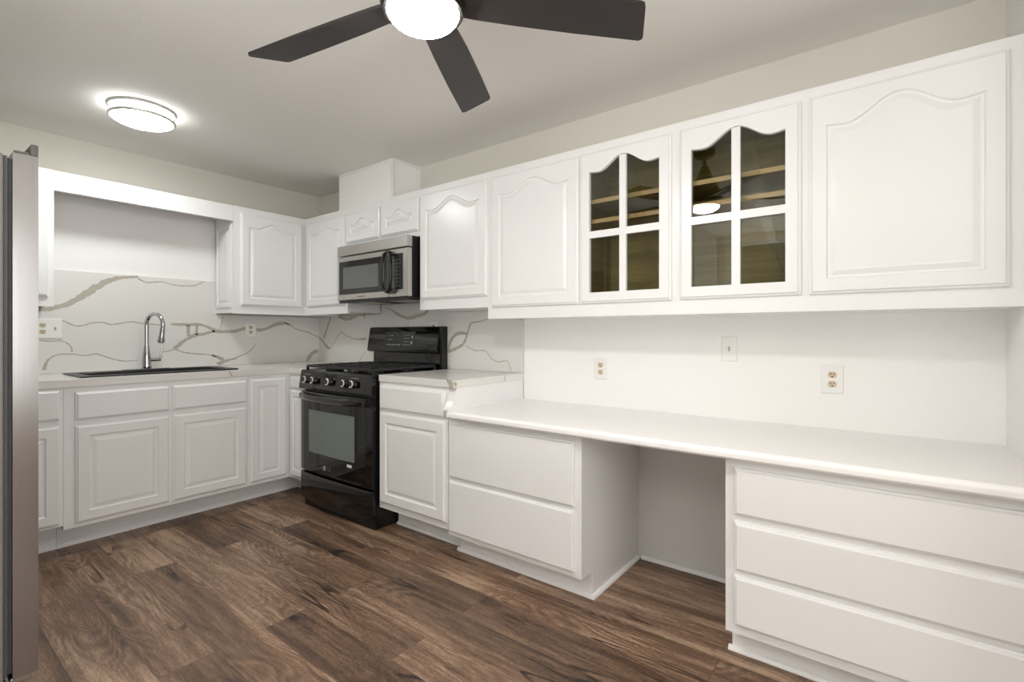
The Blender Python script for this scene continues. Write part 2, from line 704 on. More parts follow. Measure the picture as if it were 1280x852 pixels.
# vein runs below are (along the wall, height) in metres
bm = B()
prism(bm, [(-2.4, .938), (-.001, .938), (-.001, 1.3275), (-.8695, 1.3275), (-.8695, 1.576), (-1.8365, 1.576), (-1.8365, 1.336), (-2.4, 1.336)],
      lambda p, q, k: Vector((k, p, q)), .001, .015)
S15 = SIDE(0.0)
for l, w in [
    ([(-1.8918, 1.3214), (-1.8393, 1.3289), (-1.7852, 1.3365), (-1.7011, 1.3776), (-1.643, 1.4283), (-1.5831, 1.4806), (-1.5447, 1.5128), (-1.4977, 1.5424), (-1.4414, 1.5594), (-1.3583, 1.5711)], [.02, .026, .026, .034, .04, .04, .034, .026, .022, .016]),
    ([(-1.3583, 1.5588), (-1.3241, 1.5371), (-1.2894, 1.5358), (-1.2182, 1.5501), (-1.1632, 1.5333), (-1.1068, 1.527), (-1.0096, 1.5345), (-0.9492, 1.5728)], [.012, .009, .008, .007, .008, .008, .010, .006]),
    ([(-1.7506, 1.2673), (-1.7011, 1.2364), (-1.6723, 1.2292), (-1.6356, 1.2373), (-1.6133, 1.2511), (-1.5524, 1.2581), (-1.5056, 1.2392), (-1.4414, 1.2541), (-1.3919, 1.2652), (-1.3413, 1.2518), (-1.2182, 1.2432)], .0075),
    ([(-1.1632, 1.2504), (-1.0684, 1.2475), (-0.9896, 1.2532), (-0.9287, 1.2361), (-0.8767, 1.2047), (-0.8236, 1.1958), (-0.7359, 1.2007), (-0.6635, 1.2249), (-0.6101, 1.2205)], [.018, .02, .018, .018, .026, .026, .024, .026, .024]),
    ([(-1.0548, 1.2455), (-1.0529, 1.1643)], .022), ([(-0.9976, 1.2464), (-1.0016, 1.173)], .02),
    ([(-0.8767, 1.2024), (-0.9492, 1.1819), (-1.0294, 1.1642), (-1.0839, 1.1295), (-1.1445, 1.0721)], [.02, .02, .024, .024, .03]),
    ([(-1.1445, 1.07), (-1.1817, 1.0581), (-1.2272, 1.0509)], .008),
    ([(-1.1352, 1.0697), (-1.0877, 1.0467), (-1.0294, 1.0362), (-0.9081, 1.0232), (-0.8662, 1.0058)], .008),
    ([(-0.8977, 1.0229), (-0.8556, 1.0031), (-0.8128, 0.9784)], [.012, .022, .024]), ([(-0.7359, 0.9869), (-0.8019, 0.9733), (-0.862, 0.9461)], [.012, .022, .03]),
    ([(-0.7404, 0.9847), (-0.6909, 1.0088), (-0.645, 1.0239), (-0.5983, 1.0587), (-0.5698, 1.1066)], [.014, .009, .008, .008, .006]),
    ([(-0.8171, 1.3182), (-0.8279, 1.2603), (-0.8386, 1.2141)], .005),
    ([(-1.8525, 1.142), (-1.7989, 1.1341), (-1.7576, 1.141), (-1.7225, 1.1237), (-1.704, 1.0952), (-1.7011, 1.0669)], .007),
    ([(-1.8313, 0.9616), (-1.8232, 0.9976), (-1.8124, 1.0245), (-1.7879, 1.0456), (-1.7576, 1.0556), (-1.6868, 1.0533), (-1.643, 1.0404), (-1.5831, 1.0538), (-1.5369, 1.0327), (-1.4738, 1.0064), (-1.4251, 0.9963), (-1.3583, 1.0015)], [.02, .014, .01, .008, .008, .007, .007, .008, .008, .008, .007, .006]),
    ([(-0.5662, 1.2111), (-0.5119, 1.2151), (-0.4806, 1.2246), (-0.4376, 1.2474), (-0.4092, 1.2591), (-0.3513, 1.2695), (-0.3121, 1.2701), (-0.2882, 1.2551)], [.03, .026, .022, .026, .03, .026, .02, .012]),
    ([(-0.324, 1.2748), (-0.2943, 1.2609), (-0.2186, 1.2181), (-0.1142, 1.194), (-0.025, 1.1513)], [.008, .008, .010, .010, .012]),
    ([(-0.025, 1.0326), (-0.074, 1.0139), (-0.1062, 0.9826), (-0.1354, 0.9168)], [.03, .036, .036, .03]),
]:
    ribbon(bm, S15, l, w, 0.0154)
tag(obj('backsplash', bm, [M_QUARTZ, M_VEIN]), 'white quartz backsplash with grey veins rising behind the sink faucet', 'backsplash')

bm = B()
prism(bm, [(.016, .938), (2.279, .938), (2.279, 1.2665), (2.2505, 1.2665), (2.2505, 1.334), (1.665, 1.334), (1.665, 1.405), (.905, 1.405), (.905, 1.332), (.016, 1.332)],
      lambda p, q, k: Vector((p, k, q)), -.015, -.001)
L15 = LONG(0.0)
for l, w in [
    ([(0.2176, 1.366), (0.1874, 1.3051), (0.144, 1.2238), (0.1132, 1.1741), (0.0955, 1.1391)], [.02, .024, .024, .024, .024]),
    ([(0.0057, 1.1512), (0.0599, 1.1288), (0.1044, 1.0942), (0.144, 1.0648), (0.1918, 1.0508)], [.016, .022, .026, .026, .02]),
    ([(0.1874, 1.0507), (0.2304, 1.0834), (0.2728, 1.1206), (0.3231, 1.1816), (0.3644, 1.1984), (0.4094, 1.1792), (0.4577, 1.1578), (0.5757, 1.1349), (0.6596, 1.1378), (0.712, 1.1427)], [.008, .006, .006, .008, .008, .008, .008, .008, .018, .02]),
    ([(0.3022, 1.3347), (0.3562, 1.3166), (0.4256, 1.3081), (0.4975, 1.3115), (0.5563, 1.3244), (0.6064, 1.342), (0.6596, 1.3407), (0.6971, 1.3077)], [.016, .026, .034, .03, .022, .026, .024, .008]),
    ([(0.9412, 1.387), (1.0265, 1.3668), (1.0766, 1.3394), (1.1259, 1.321), (1.2127, 1.2979), (1.2692, 1.3052), (1.3308, 1.3164), (1.3912, 1.3232), (1.4386, 1.3547)], [.006, .010, .018, .024, .028, .026, .024, .026, .022]),
    ([(1.219, 1.2872), (1.2127, 1.2344)], .005), ([(0.7083, 1.0442), (0.6709, 1.0135), (0.6064, 0.9491)], .006),
    ([(2.0023, 1.2791), (1.9464, 1.2653), (1.8893, 1.2586), (1.854, 1.2554)], [.005, .006, .008, .012]),
    ([(1.8489, 1.2554), (1.8285, 1.2139), (1.8079, 1.1567), (1.7819, 1.1106), (1.7293, 1.0847), (1.6539, 1.0618), (1.5988, 1.0567)], [.014, .016, .016, .02, .022, .022, .02]),
    ([(1.8079, 1.1834), (1.7505, 1.1873), (1.6972, 1.1718), (1.6593, 1.1325), (1.6375, 1.0733)], [.02, .022, .022, .022, .02]),
    ([(1.8079, 1.0994), (1.8463, 1.081), (1.8893, 1.0687), (1.9464, 1.0717), (1.983, 1.0687), (2.0071, 1.0435), (2.0357, 1.0113), (2.0898, 0.9985), (2.1244, 1.0069), (2.1609, 1.0117), (2.1812, 0.9732), (2.1924, 0.9311)], .006),
]:
    ribbon(bm, L15, l, w, 0.0154)
tag(obj('backsplash', bm, [M_QUARTZ, M_VEIN]), 'white quartz backsplash with grey veins behind the black gas range', 'backsplash')

# ------------------------------------------------------------------ wall cabinets
DU = 0.312          # face of the wall cabinets


def wall_cab_long(label, x0, x1, z0, doors, h, side_drop=0.0, carc=True, group=None):
    t = thing('wall_cabinet', label, 'cabinet', ((x0 + x1) / 2, -DU / 2, z0), group)
    obj('carcass', carcass(x0 + .0005, x1 - .0005, -DU + .001, -0.0005 if z0 < 1.3 else -0.0155 if z0 < 1.5 else -.0005, z0 + side_drop, UT - .0005, 'y'), M_WHITE, t)
    obj('face_frame', box(B(), x0 + .0001, x1 - .0001, -DU, -DU + .019, z0, UT), M_WHITE, t)
    M = LONG(DU)
    for a, b, c, d in doors:
        obj('door', panel_door(M, a, b, c, d, h, top=0.05), M_WHITE, t)
    return t


def wall_cab_side(label, y0, y1, z0, doors, h):
    t = thing('wall_cabinet', label, 'cabinet', (DU / 2, (y0 + y1) / 2, z0))
    obj('carcass', carcass(0.0155, DU - .001, y0 + .0005, y1 - .0005, z0 + .006, UT - .0005, 'x'), M_WHITE, t)
    obj('face_frame', box(B(), DU - .019, DU, y0 + .0005, y1 - .0005, z0, UT), M_WHITE, t)
    M = SIDE(DU)
    for a, b, c, d in doors:
        obj('door', panel_door(M, a, b, c, d, h, top=0.05), M_WHITE, t)
    return t


wall_cab_side('white wall cabinet partly hidden behind the steel refrigerator', -2.30, -1.8365, 1.337, [(-2.27, -1.862, 1.39, 2.07)], .045)
t = wall_cab_side('white arched-door wall cabinet at the right end of the sink recess', -0.8705, -0.0005, 1.329, [(-.824, -.350, 1.389, 2.066)], .05)
obj('side_panel', panel_door(lambda u, w, d: Vector((u, -.8705 - d, w)), .03, .285, 1.37, 1.985, 0, st=.03, t=.008), M_WHITE, t)
vt = thing('valance', 'white valance board bridging the recess above the sink', 'valance', (0.3, -1.35, 2.0))
obj('front_board', box(B(), DU - .022, DU, -1.836, -.871, 1.998, UT - .002), M_WHITE, vt)
obj('top_board', box(B(), 0.004, DU - .022, -1.836, -.871, 2.05, 2.066), M_WHITE, vt)

wall_cab_long('white arched-door wall cabinet in the corner left of the microwave', DU + .0005, 0.888, 1.333, [(.345, .862, 1.396, 2.066)], .05, .012)
wall_cab_long('short two-door white wall cabinet above the microwave', 0.888, 1.676, 1.815, [(.884, 1.275, 1.848, 2.064), (1.291, 1.675, 1.848, 2.064)], .045, .003)
wall_cab_long('white wall cabinet with a shiny arched door right of the microwave', 1.676, 2.25, 1.335, [(1.69, 2.252, 1.400, 2.071)], .062)
wall_cab_long('white wall cabinet between the shorter cabinet and the glass doors', 2.25, 2.855, 1.267, [(2.287, 2.850, 1.332, 2.070)], .062, .004)
wall_cab_long('widest white wall cabinet, at the right wall above the desk', 3.832, XR - .001, 1.267, [(3.846, 4.386, 1.330, 2.072)], .075)

# glass-door cabinet with a raw wood inside
gx0, gx1, gz0 = 2.855, 3.832, 1.267
g = thing('glass_door_cabinet', 'white wall cabinet with two four-pane glass doors above the desk', 'cabinet', ((gx0 + gx1) / 2, -DU / 2, gz0))
bm = B()
yb = -0.0005
box(bm, gx0 + .0005, gx0 + .004, -DU + .019, yb, gz0, UT - .0005)
box(bm, gx1 - .004, gx1 - .0005, -DU + .019, yb, gz0, UT - .0005)
box(bm, gx0 + .004, gx1 - .004, -DU + .019, yb, gz0, gz0 + .012)
box(bm, gx0 + .004, gx1 - .004, -DU + .019, yb, UT - .016, UT - .0005)
obj('carcass', bm, M_WHITE, g)
bm = B()
box(bm, gx0 + .004, gx0 + .018, -DU + .02, yb - .008, gz0 + .012, UT - .016)
box(bm, gx1 - .018, gx1 - .004, -DU + .02, yb - .008, gz0 + .012, UT - .016)
box(bm, gx0 + .004, gx1 - .004, yb - .008, yb, gz0 + .012, UT - .016)
box(bm, gx0 + .018, gx1 - .018, -DU + .02, yb - .008, gz0 + .012, gz0 + .062)
box(bm, gx0 + .018, gx1 - .018, -DU + .02, yb - .008, UT - .03, UT - .016)
# pilaster strips with peg holes and a back cleat
for px_ in (gx0 + .018, gx1 - .022):
    for py_ in (-.25, -.07):
        box(bm, px_, px_ + .004, py_ - .012, py_ + .012, gz0 + .08, UT - .05)
obj('wood_lining', bm, M_WOODIN, g, label='raw olive-brown wood lining inside')
for zz, yf in ((1.830, -.283), (1.733, -.275)):
    s = obj('shelf', box(B(), gx0 + .024, gx1 - .024, yf, -.012, zz, zz + .018), M_WOODIN, g, label='raw wood shelf behind the glass')
    obj('edge_strip', box(B(), gx0 + .024, gx1 - .024, yf - .004, yf, zz - .001, zz + .019), M_WOODEDGE, s)
gd = [(2.862, 3.319, 1.331, 2.072), (3.356, 3.819, 1.331, 2.072)]
bm = B()
mbox(bm, LONG(DU - .019), gx0 + .0001, 2.905, gz0, UT, 0, .019)
mbox(bm, LONG(DU - .019), 3.276, 3.400, gz0, UT, 0, .019)
mbox(bm, LONG(DU - .019), 3.776, gx1 - .0001, gz0, UT, 0, .019)
for a, b in ((2.905, 3.276), (3.400, 3.776)):
    mbox(bm, LONG(DU - .019), a, b, gz0, 1.375, 0, .019)
    mbox(bm, LONG(DU - .019), a, b, 2.04, UT, 0, .019)
obj('face_frame', bm, M_WHITE, g)
for (a, b, c, d) in gd:
    M = LONG(DU)
    st, tp, h, t_ = .052, .042, .062, .02
    bm = B()
    P = lambda pts, dd: [M(u, w, dd) for u, w in pts]
    R = lambda o: outline(a, b, c, d, 0, o)
    A = lambda o: outline(a + st, b - st, c + st, d - tp, h, o)
    loops(bm, [P(A(0), 0), P(R(0), 0), P(R(0), t_ * .5), P(R(.003), t_ * .62), P(R(.007), t_ * .68), P(R(.011), t_), P(A(0), t_), P(A(.0), .0)], False, False)
    um = (a + b) / 2
    mbox(bm, M, um - .0165, um + .0165, c + st - .004, d - tp - .004, .004, t_ - .001)
    zm = c + .335
    mbox(bm, M, a + st - .004, b - st + .004, zm - .0165, zm + .0165, .0045, t_ - .0018)
    dr = obj('glass_door', bm, M_WHITE, g)
    bm = B()
    pts = A(-.003)
    bm.faces.new([bm.verts.new(M(u, w, .003)) for u, w in pts])
    bmesh.ops.solidify(bm, geom=bm.faces[:], thickness=.0005)
    obj('glass_pane', bm, M_GLASS, dr, label='tinted reflective glass')

# ------------------------------------------------------------------ base cabinets
DB = 0.612
CT = 0.937          # countertop surface
CB = 0.897          # its underside


def toe(bm, M, u0, u1, d, z1, sh=True):
    mbox(bm, M, u0, u1, 0.0005, z1, d - .016, d)
    return bm


t = thing('base_cabinet', 'white base cabinet with one drawer and door beside the refrigerator', 'cabinet', (.3, -2.1, 0))
obj('carcass', carcass(.002, DB - .001, -2.398, -1.8525, .165, CB - .0005, 'x', top=False), M_WHITE, t)
obj('face_frame', box(B(), DB - .019, DB, -2.398, -1.8525, .165, CB - .0005), M_WHITE, t)
obj('drawer_front', drawer_front(SIDE(DB), -2.37, -1.868, .727, .884), M_WHITE, t)
obj('door', panel_door(SIDE(DB), -2.37, -1.868, .178, .697), M_WHITE, t)
obj('toe_kick', box(B(), .44, .455, -2.398, -1.8525, .0005, .142), M_WHITE, t)

t = thing('sink_base_cabinet', 'white base cabinet under the sink with two doors and false fronts', 'cabinet', (.3, -1.38, 0))
obj('carcass', carcass(.002, DB - .001, -1.8515, -.9065, .142, CB - .0005, 'x', top=False), M_WHITE, t)
obj('face_frame', box(B(), DB - .019, DB, -1.8515, -.9065, .142, CB - .0005), M_WHITE, t)
for a, b in ((-1.806, -1.371), (-1.352, -.918)):
    obj('drawer_front', drawer_front(SIDE(DB), a, b, .718, .866), M_WHITE, t)
    obj('door', panel_door(SIDE(DB), a, b, .165, .688, st=.058), M_WHITE, t)
obj('toe_kick', box(B(), .44, .455, -1.8515, -.9065, .0005, .142), M_WHITE, t)

t = thing('corner_base_cabinet', 'white corner base cabinet between the sink base and the range', 'cabinet', (.4, -.4, 0))
bm = B()
box(bm, .002, .592, -.9055, -.890, .142, CB - .0005)
box(bm, .002, .008, -.890, -.002, .142, CB - .0005)
box(bm, .008, .835, -.008, -.002, .142, CB - .0005)
box(bm, .820, .835, -.593, -.008, .142, CB - .0005)
box(bm, .008, .592, -.890, -.008, .142, .158)
box(bm, .592, .820, -.593, -.008, .142, .158)
obj('carcass', bm, M_WHITE, t)
bm = B()
box(bm, DB - .019, DB, -.9055, -DB, .142, CB - .0005)
box(bm, DB - .019, .835, -DB, -DB + .019, .142, CB - .0005)
obj('face_frame', bm, M_WHITE, t)
obj('door', panel_door(SIDE(DB), -.893, -.642, .165, .868, st=.05), M_WHITE, t)
obj('drawer_front', drawer_front(LONG(DB), .645, .825, .792, .870), M_WHITE, t)
obj('door', panel_door(LONG(DB), .645, .825, .165, .780, st=.045), M_WHITE, t)
bm = B()
box(bm, .44, .455, -.9055, -.465, .0005, .142)
box(bm, .44, .835, -.465, -.45, .0005, .142)
obj('toe_kick', bm, M_WHITE, t)

sx0, sx1 = 1.652, 2.226
t = thing('base_cabinet', 'narrow white base cabinet with one drawer and door right of the range', 'cabinet', (1.94, -.3, 0))
obj('carcass', carcass(sx0, sx1, -DB + .001, -.002, .142, CB - .0005, 'y', top=False), M_WHITE, t)
obj('face_frame', box(B(), sx0, sx1, -DB, -DB + .019, .142, CB - .0005), M_WHITE, t)
obj('drawer_front', drawer_front(LONG(DB), 1.668, 2.206, .735, .872), M_WHITE, t)
obj('door', panel_door(LONG(DB), 1.668, 2.218, .180, .716, st=.058), M_WHITE, t)
bm = B()
box(bm, sx0, sx1 - .02, -.470, -.455, .0005, .142)
qround(bm, (sx0, -.470, .0005), (sx1 - .02, -.470, .0005), (0, -1, 0))
obj('toe_kick', bm, M_WHITE, t)
# scribed end panel that closes the step down to the desk
bm = B()
prof = [(-.004, .7802), (-.004, CB - .0005), (-.600, CB - .0005), (-.604, .875), (-.612, .850), (-.622, .825), (-.640, .800), (-.655, .786), (-.655, .7802)]
prism(bm, prof, lambda p, q, s: Vector((s, p, q)), 2.2275, 2.276)
obj('end_panel', bm, M_WHITE, t)

# desk drawer units
DZ = 0.78
t = thing('desk_drawer_unit', 'white desk unit with two deep drawers left of the knee space', 'cabinet', (2.63, -.3, 0))
obj('carcass', carcass(2.230, 3.030, -DB + .001, -.004, .118, .7435, 'y', top=False), M_WHITE, t)
obj('face_frame', box(B(), 2.230, 3.030, -DB, -DB + .019, .118, .7435), M_WHITE, t)
obj('drawer_front', drawer_front(LONG(DB), 2.244, 2.998, .428, .714), M_WHITE, t)
obj('drawer_front', drawer_front(LONG(DB), 2.244, 2.998, .143, .412), M_WHITE, t)
bm = B()
box(bm, 2.225, 3.014, -.514, -.498, .0005, .118)
qround(bm, (2.21, -.514, .0005), (3.030, -.514, .0005), (0, -1, 0))
box(bm, 3.014, 3.030, -.514, -.004, .0005, .118)
qround(bm, (3.030, -.530, .0005), (3.030, -.021, .0005), (1, 0, 0))
obj('toe_kick', bm, M_WHITE, t)

t = thing('desk_drawer_unit', 'white desk unit with three wide drawers at the right wall', 'cabinet', (4.02, -.3, 0))
obj('carcass', carcass(3.618, XR - .002, -DB + .001, -.004, .118, .7435, 'y', top=False), M_WHITE, t)
obj('face_frame', box(B(), 3.618, XR - .002, -DB, -DB + .019, .118, .7435), M_WHITE, t)
for a, b in ((.542, .708), (.347, .518), (.152, .328)):
    obj('drawer_front', drawer_front(LONG(DB), 3.649, 4.392, a, b), M_WHITE, t)
bm = B()
box(bm, 3.618, XR - .002, -.514, -.498, .0005, .118)
qround(bm, (3.606, -.514, .0005), (XR - .002, -.514, .0005), (0, -1, 0))
box(bm, 3.618, 3.634, -.498, -.021, .0005, .118)
obj('toe_kick', bm, M_WHITE, t)

# ------------------------------------------------------------------ worktops
bm = B()
SY0, SY1, SX0, SX1 = -1.735, -.965, .165, .505      # cut-out for the sink
box(bm, 0, .625, -2.40, SY0, CB, CT)
box(bm, 0, .625, SY1, 0, CB, CT)
box(bm, 0, SX0, SY0, SY1, CB, CT)
box(bm, SX1, .625, SY0, SY1, CB, CT)
box(bm, .625, .838, -.625, 0, CB, CT)
for l, w in [([(.626, -1.03, .936), (.626, -1.02, .915), (.626, -1.012, .898)], .008)]:
    ribbon(bm, lambda u, v, d: Vector((.6254, u, v)), [(p[1], p[2]) for p in l], w, 0)
for l, w in [([(.62, -1.03), (.56, -1.05), (.52, -1.12)], .008), ([(.10, -.30), (.30, -.42), (.48, -.38), (.62, -.45)], .010)]:
    ribbon(bm, lambda u, v, d: Vector((u, v, CT + .0004)), l, w, 0)
tag(obj('countertop', bm, [M_QUARTZ, M_VEIN]), 'L-shaped white quartz countertop around the black sink', 'countertop')
bm = box(B(), 1.655, 2.279, -.622, 0, CB, CT, .002)
for l, w in [([(1.70, -.30), (1.90, -.22), (2.05, -.10), (2.20, -.05)], .010), ([(1.68, -.42), (1.85, -.36), (2.0, -.20)], .006)]:
    ribbon(bm, lambda u, v, d: Vector((u, v, CT + .0004)), l, w, 0)
ribbon(bm, lambda u, v, d: Vector((u, -.6224, v)), [(2.225, .936), (2.25, .925), (2.262, .905), (2.27, .899)], [.012, .03, .03, .012], 0)
ribbon(bm, lambda u, v, d: Vector((2.2794, u, v)), [(-.62, .912), (-.612, .918), (-.60, .915)], [.03, .026, .008], 0)
ribbon(bm, lambda u, v, d: Vector((2.2794, u, v)), [(-.20, .934), (-.19, .92), (-.195, .90)], .008, 0)
tag(obj('countertop', bm, [M_QUARTZ, M_VEIN]), 'short veined quartz countertop between the range and the desk', 'countertop')

bm = B()
prof = [(-.003, .7445), (-.003, DZ)]
r = .016
for i in range(9):
    a = PI / 2 + PI / 2 * i / 8 * 1.0
    prof.append((-.668 + r + r * math.cos(a) * 1.0, DZ - r + r * math.sin(a)))
prof += [(-.668, .752), (-.662, .7445)]
prism(bm, prof, lambda p, q, s: Vector((s, p, q)), 2.269, XR - .001)
tag(obj('countertop', bm, M_DESK), 'long white laminate desk worktop with rounded front edge', 'countertop')

# ------------------------------------------------------------------ sink and faucet
RZ = CT + .009
t = thing('kitchen_sink', 'black composite drop-in sink in the quartz countertop', 'sink', (.335, -1.35, CT))
bm = B()


def rrect(x0, x1, y0, y1, z, r, n=6):
    out = []
    for cx, cy, a0 in ((x1 - r, y1 - r, 0), (x0 + r, y1 - r, PI / 2), (x0 + r, y0 + r, PI), (x1 - r, y0 + r, 3 * PI / 2)):
        for i in range(n + 1):
            a = a0 + PI / 2 * i / n
            out.append(Vector((cx + r * math.cos(a), cy + r * math.sin(a), z)))
    return out


ox0, ox1, oy0, oy1 = .128, .542, -1.768, -.932
loops(bm, [rrect(ox0, ox1, oy0, oy1, CT + .0005, .012), rrect(ox0, ox1, oy0, oy1, RZ - .003, .012), rrect(ox0 + .004, ox1 - .004, oy0 + .004, oy1 - .004, RZ, .012),
           rrect(.20, .50, -1.72, -.985, RZ, .03), rrect(.204, .496, -1.716, -.989, RZ - .005, .03), rrect(.21, .49, -1.71, -.995, CT - .20, .05)], False, True)
obj('rim', bm, M_SINK, t)
obj('divider', box(B(), .208, .492, -1.36, -1.345, CT - .20, CT - .02, .004), M_SINK, t)
for yy in (-1.53, -1.17):
    obj('drain', lathe(B(), [(0, 0), (.035, 0), (.045, .004), (.045, .001)], (.35, yy, CT - .1995)), M_CHROME, t)

fx, fy = .165, -1.354
t = thing('kitchen_faucet', 'chrome pull-down gooseneck faucet behind the black sink', 'faucet', (fx, fy, RZ))
obj('deck_plate', box(B(), fx - .028, fx + .028, fy - .125, fy + .125, RZ, RZ + .006, .0028), M_CHROME, t)
obj('body', lathe(B(), [(.028, .006), (.0285, .012), (.027, .035), (.024, .07), (.0215, .10), (.0175, .13), (.0155, .15), (.0145, .155)], (fx, fy, RZ), n=28), M_CHROME, t, True)
dv = Vector((.20, .075, 0)).normalized()
R_ = .072
pts = [Vector((fx, fy, RZ + .15 + .02 * i)) for i in range(5)]
zc = RZ + .295
pts.append(Vector((fx, fy, zc - .02)))
for i in range(15):
    a = PI - (PI + .28) * i / 14
    pts.append(Vector((fx, fy, zc)) + dv * (R_ + R_ * math.cos(a)) + Vector((0, 0, R_ * math.sin(a))))
obj('spout', tube(B(), pts, .0125, 16), M_CHROME, t, True)
e = pts[-1]
dd = (pts[-1] - pts[-2]).normalized()
obj('spray_head', lathe(B(), [(.0135, -.002), (.0145, .01), (.017, .05), (.022, .088), (.022, .096), (.018, .098), (0, .098)], e, dd, 24), M_CHROME, t, True)
obj('nozzle_ring', lathe(B(), [(0, .0985), (.017, .0985), (.017, .100), (0, .100)], e, dd, 24), M_DARK, t)
lv = B()
tube(lv, [(fx, fy + .015, RZ + .062), (fx, fy + .055, RZ + .062), (fx, fy + .078, RZ + .064)], .013, 14)
tube(lv, [(fx, fy + .074, RZ + .062), (fx, fy + .080, RZ + .075), (fx, fy + .082, RZ + .135)], [.010, .0075, .006], 12)
obj('lever_handle', lv, M_CHROME, t, True)

# ------------------------------------------------------------------ gas range
rx0, rx1, ry = .848, 1.640, -.66
t = thing('gas_range', 'black freestanding gas range with oven below the microwave', 'stove', ((rx0 + rx1) / 2, -.35, 0))
bm = B()
box(bm, rx0 + .006, rx1 - .006, -.632, -.03, .001, .906, .003)
obj('body', bm, M_BLACKS, t)
# storage drawer: bowed front
NS = 14


def bowed(x0, x1, z0, z1, yb, yf, bow, rnd=.012, zdip=0.0):
    bm = B()
    cols = []
    for i in range(NS + 1):
        s = -1 + 2 * i / NS
        x = x0 + (x1 - x0) * i / NS
        y = yf - bow * (1 - s * s)
        e = 0.004 if i in (0, NS) else 0
        zb = z0 - zdip * (1 - s * s)
        cols.append([bm.verts.new(p) for p in (Vector((x, yb, zb)), Vector((x, y + rnd + e, zb)), Vector((x, y + rnd * .3 + e, zb + rnd * .3)), Vector((x, y + e, zb + rnd)),
                                               Vector((x, y + e, z1 - rnd)), Vector((x, y + rnd * .3 + e, z1 - rnd * .3)), Vector((x, y + rnd + e, z1)), Vector((x, yb, z1)))])
    for a, b in zip(cols, cols[1:]):
        for j in range(8):
            bm.faces.new([a[j], a[(j + 1) % 8], b[(j + 1) % 8], b[j]])
    bm.faces.new(cols[0])
    bm.faces.new(cols[-1][::-1])
    return bm


obj('storage_drawer', bowed(rx0, rx1, .062, .240, -.634, ry, .012, .012, .02), M_BLACK, t, True)
dr = obj('oven_door', bowed(rx0 + .002, rx1 - .002, .252, .792, -.634, ry, .010, .008), M_BLACK, t, True)
# glass and window follow the bow


def bowed_sheet(x0, x1, z0, z1, yo, bow, X0=rx0, X1=rx1, th=.002):
    bm = B()
    c = (X0 + X1) / 2
    hw = (X1 - X0) / 2
    f = lambda x: ry - bow * (1 - ((x - c) / hw) ** 2) - yo
    cols = []
    n = 12
    for i in range(n + 1):
        x = x0 + (x1 - x0) * i / n
        cols.append([bm.verts.new((x, f(x) + th, z0)), bm.verts.new((x, f(x), z0)), bm.verts.new((x, f(x), z1)), bm.verts.new((x, f(x) + th, z1))])
    for a, b in zip(cols, cols[1:]):
        for j in range(4):
            bm.faces.new([a[j], a[(j + 1) % 4], b[(j + 1) % 4], b[j]])
    bm.faces.new(cols[0])
    bm.faces.new(cols[-1][::-1])
    return bm, f


bm, ff = bowed_sheet(.895, 1.585, .27, .735, .001, .010)
obj('door_glass', bm, M_BGLASS, dr)
bm, ff = bowed_sheet(.965, 1.478, .388, .672, .0018, .010)
obj('oven_window', bm, M_OVENWIN, dr, label='grey-green oven window')
bm = B()
hp = []
for i in range(17):
    s = -1 + 2 * i / 16
    x = (rx0 + rx1) / 2 + s * .36
    hp.append(Vector((x, -.672 - .036 * (1 - s ** 4), .762 - .006 * (1 - s * s))))
tube(bm, hp, .013, 12, ry=.022)
for s in (-1, 1):
    x = (rx0 + rx1) / 2 + s * .348
    box(bm, x - .014, x + .014, -.690, -.668, .744, .780, .004)
obj('door_handle', bm, M_BLACK, dr, True)


def text_bm(s, size, fn, depth=.0008):
    c = bpy.data.curves.new('txt', 'FONT')
    c.body = s
    c.size = size
    c.extrude = depth
    c.align_x = 'CENTER'
    o = bpy.data.objects.new('txt', c)
    COL.objects.link(o)
    bpy.context.view_layer.update()
    me = bpy.data.meshes.new_from_object(o.evaluated_get(bpy.context.evaluated_depsgraph_get()))
    bm = B()
    bm.from_mesh(me)
    for v in bm.verts:
        v.co = fn(v.co.x, v.co.y, v.co.z)
    bpy.data.objects.remove(o)
    bpy.data.curves.remove(c)
    bpy.data.meshes.remove(me)
    return bm


lx, lz = 1.195, .305
bm = text_bm('LG', .034, lambda x, y, z: Vector((lx + .012 + x, ff(lx) + .0015 - z, lz - .012 + y)))
lathe(bm, [(0, 0), (.0165, 0), (.0165, .0025), (0, .0025)], (lx - .036, ff(lx) + .0015, lz), (0, -1, 0), 24)
obj('brand_mark', bm, M_NICKEL, dr, label='silver round emblem and letters LG')
bm, _ = bowed_sheet(1.405, 1.452, .352, .370, .0026, .010, th=.0006)
obj('sticker', bm, M_LABEL, dr, label='small white sticker')
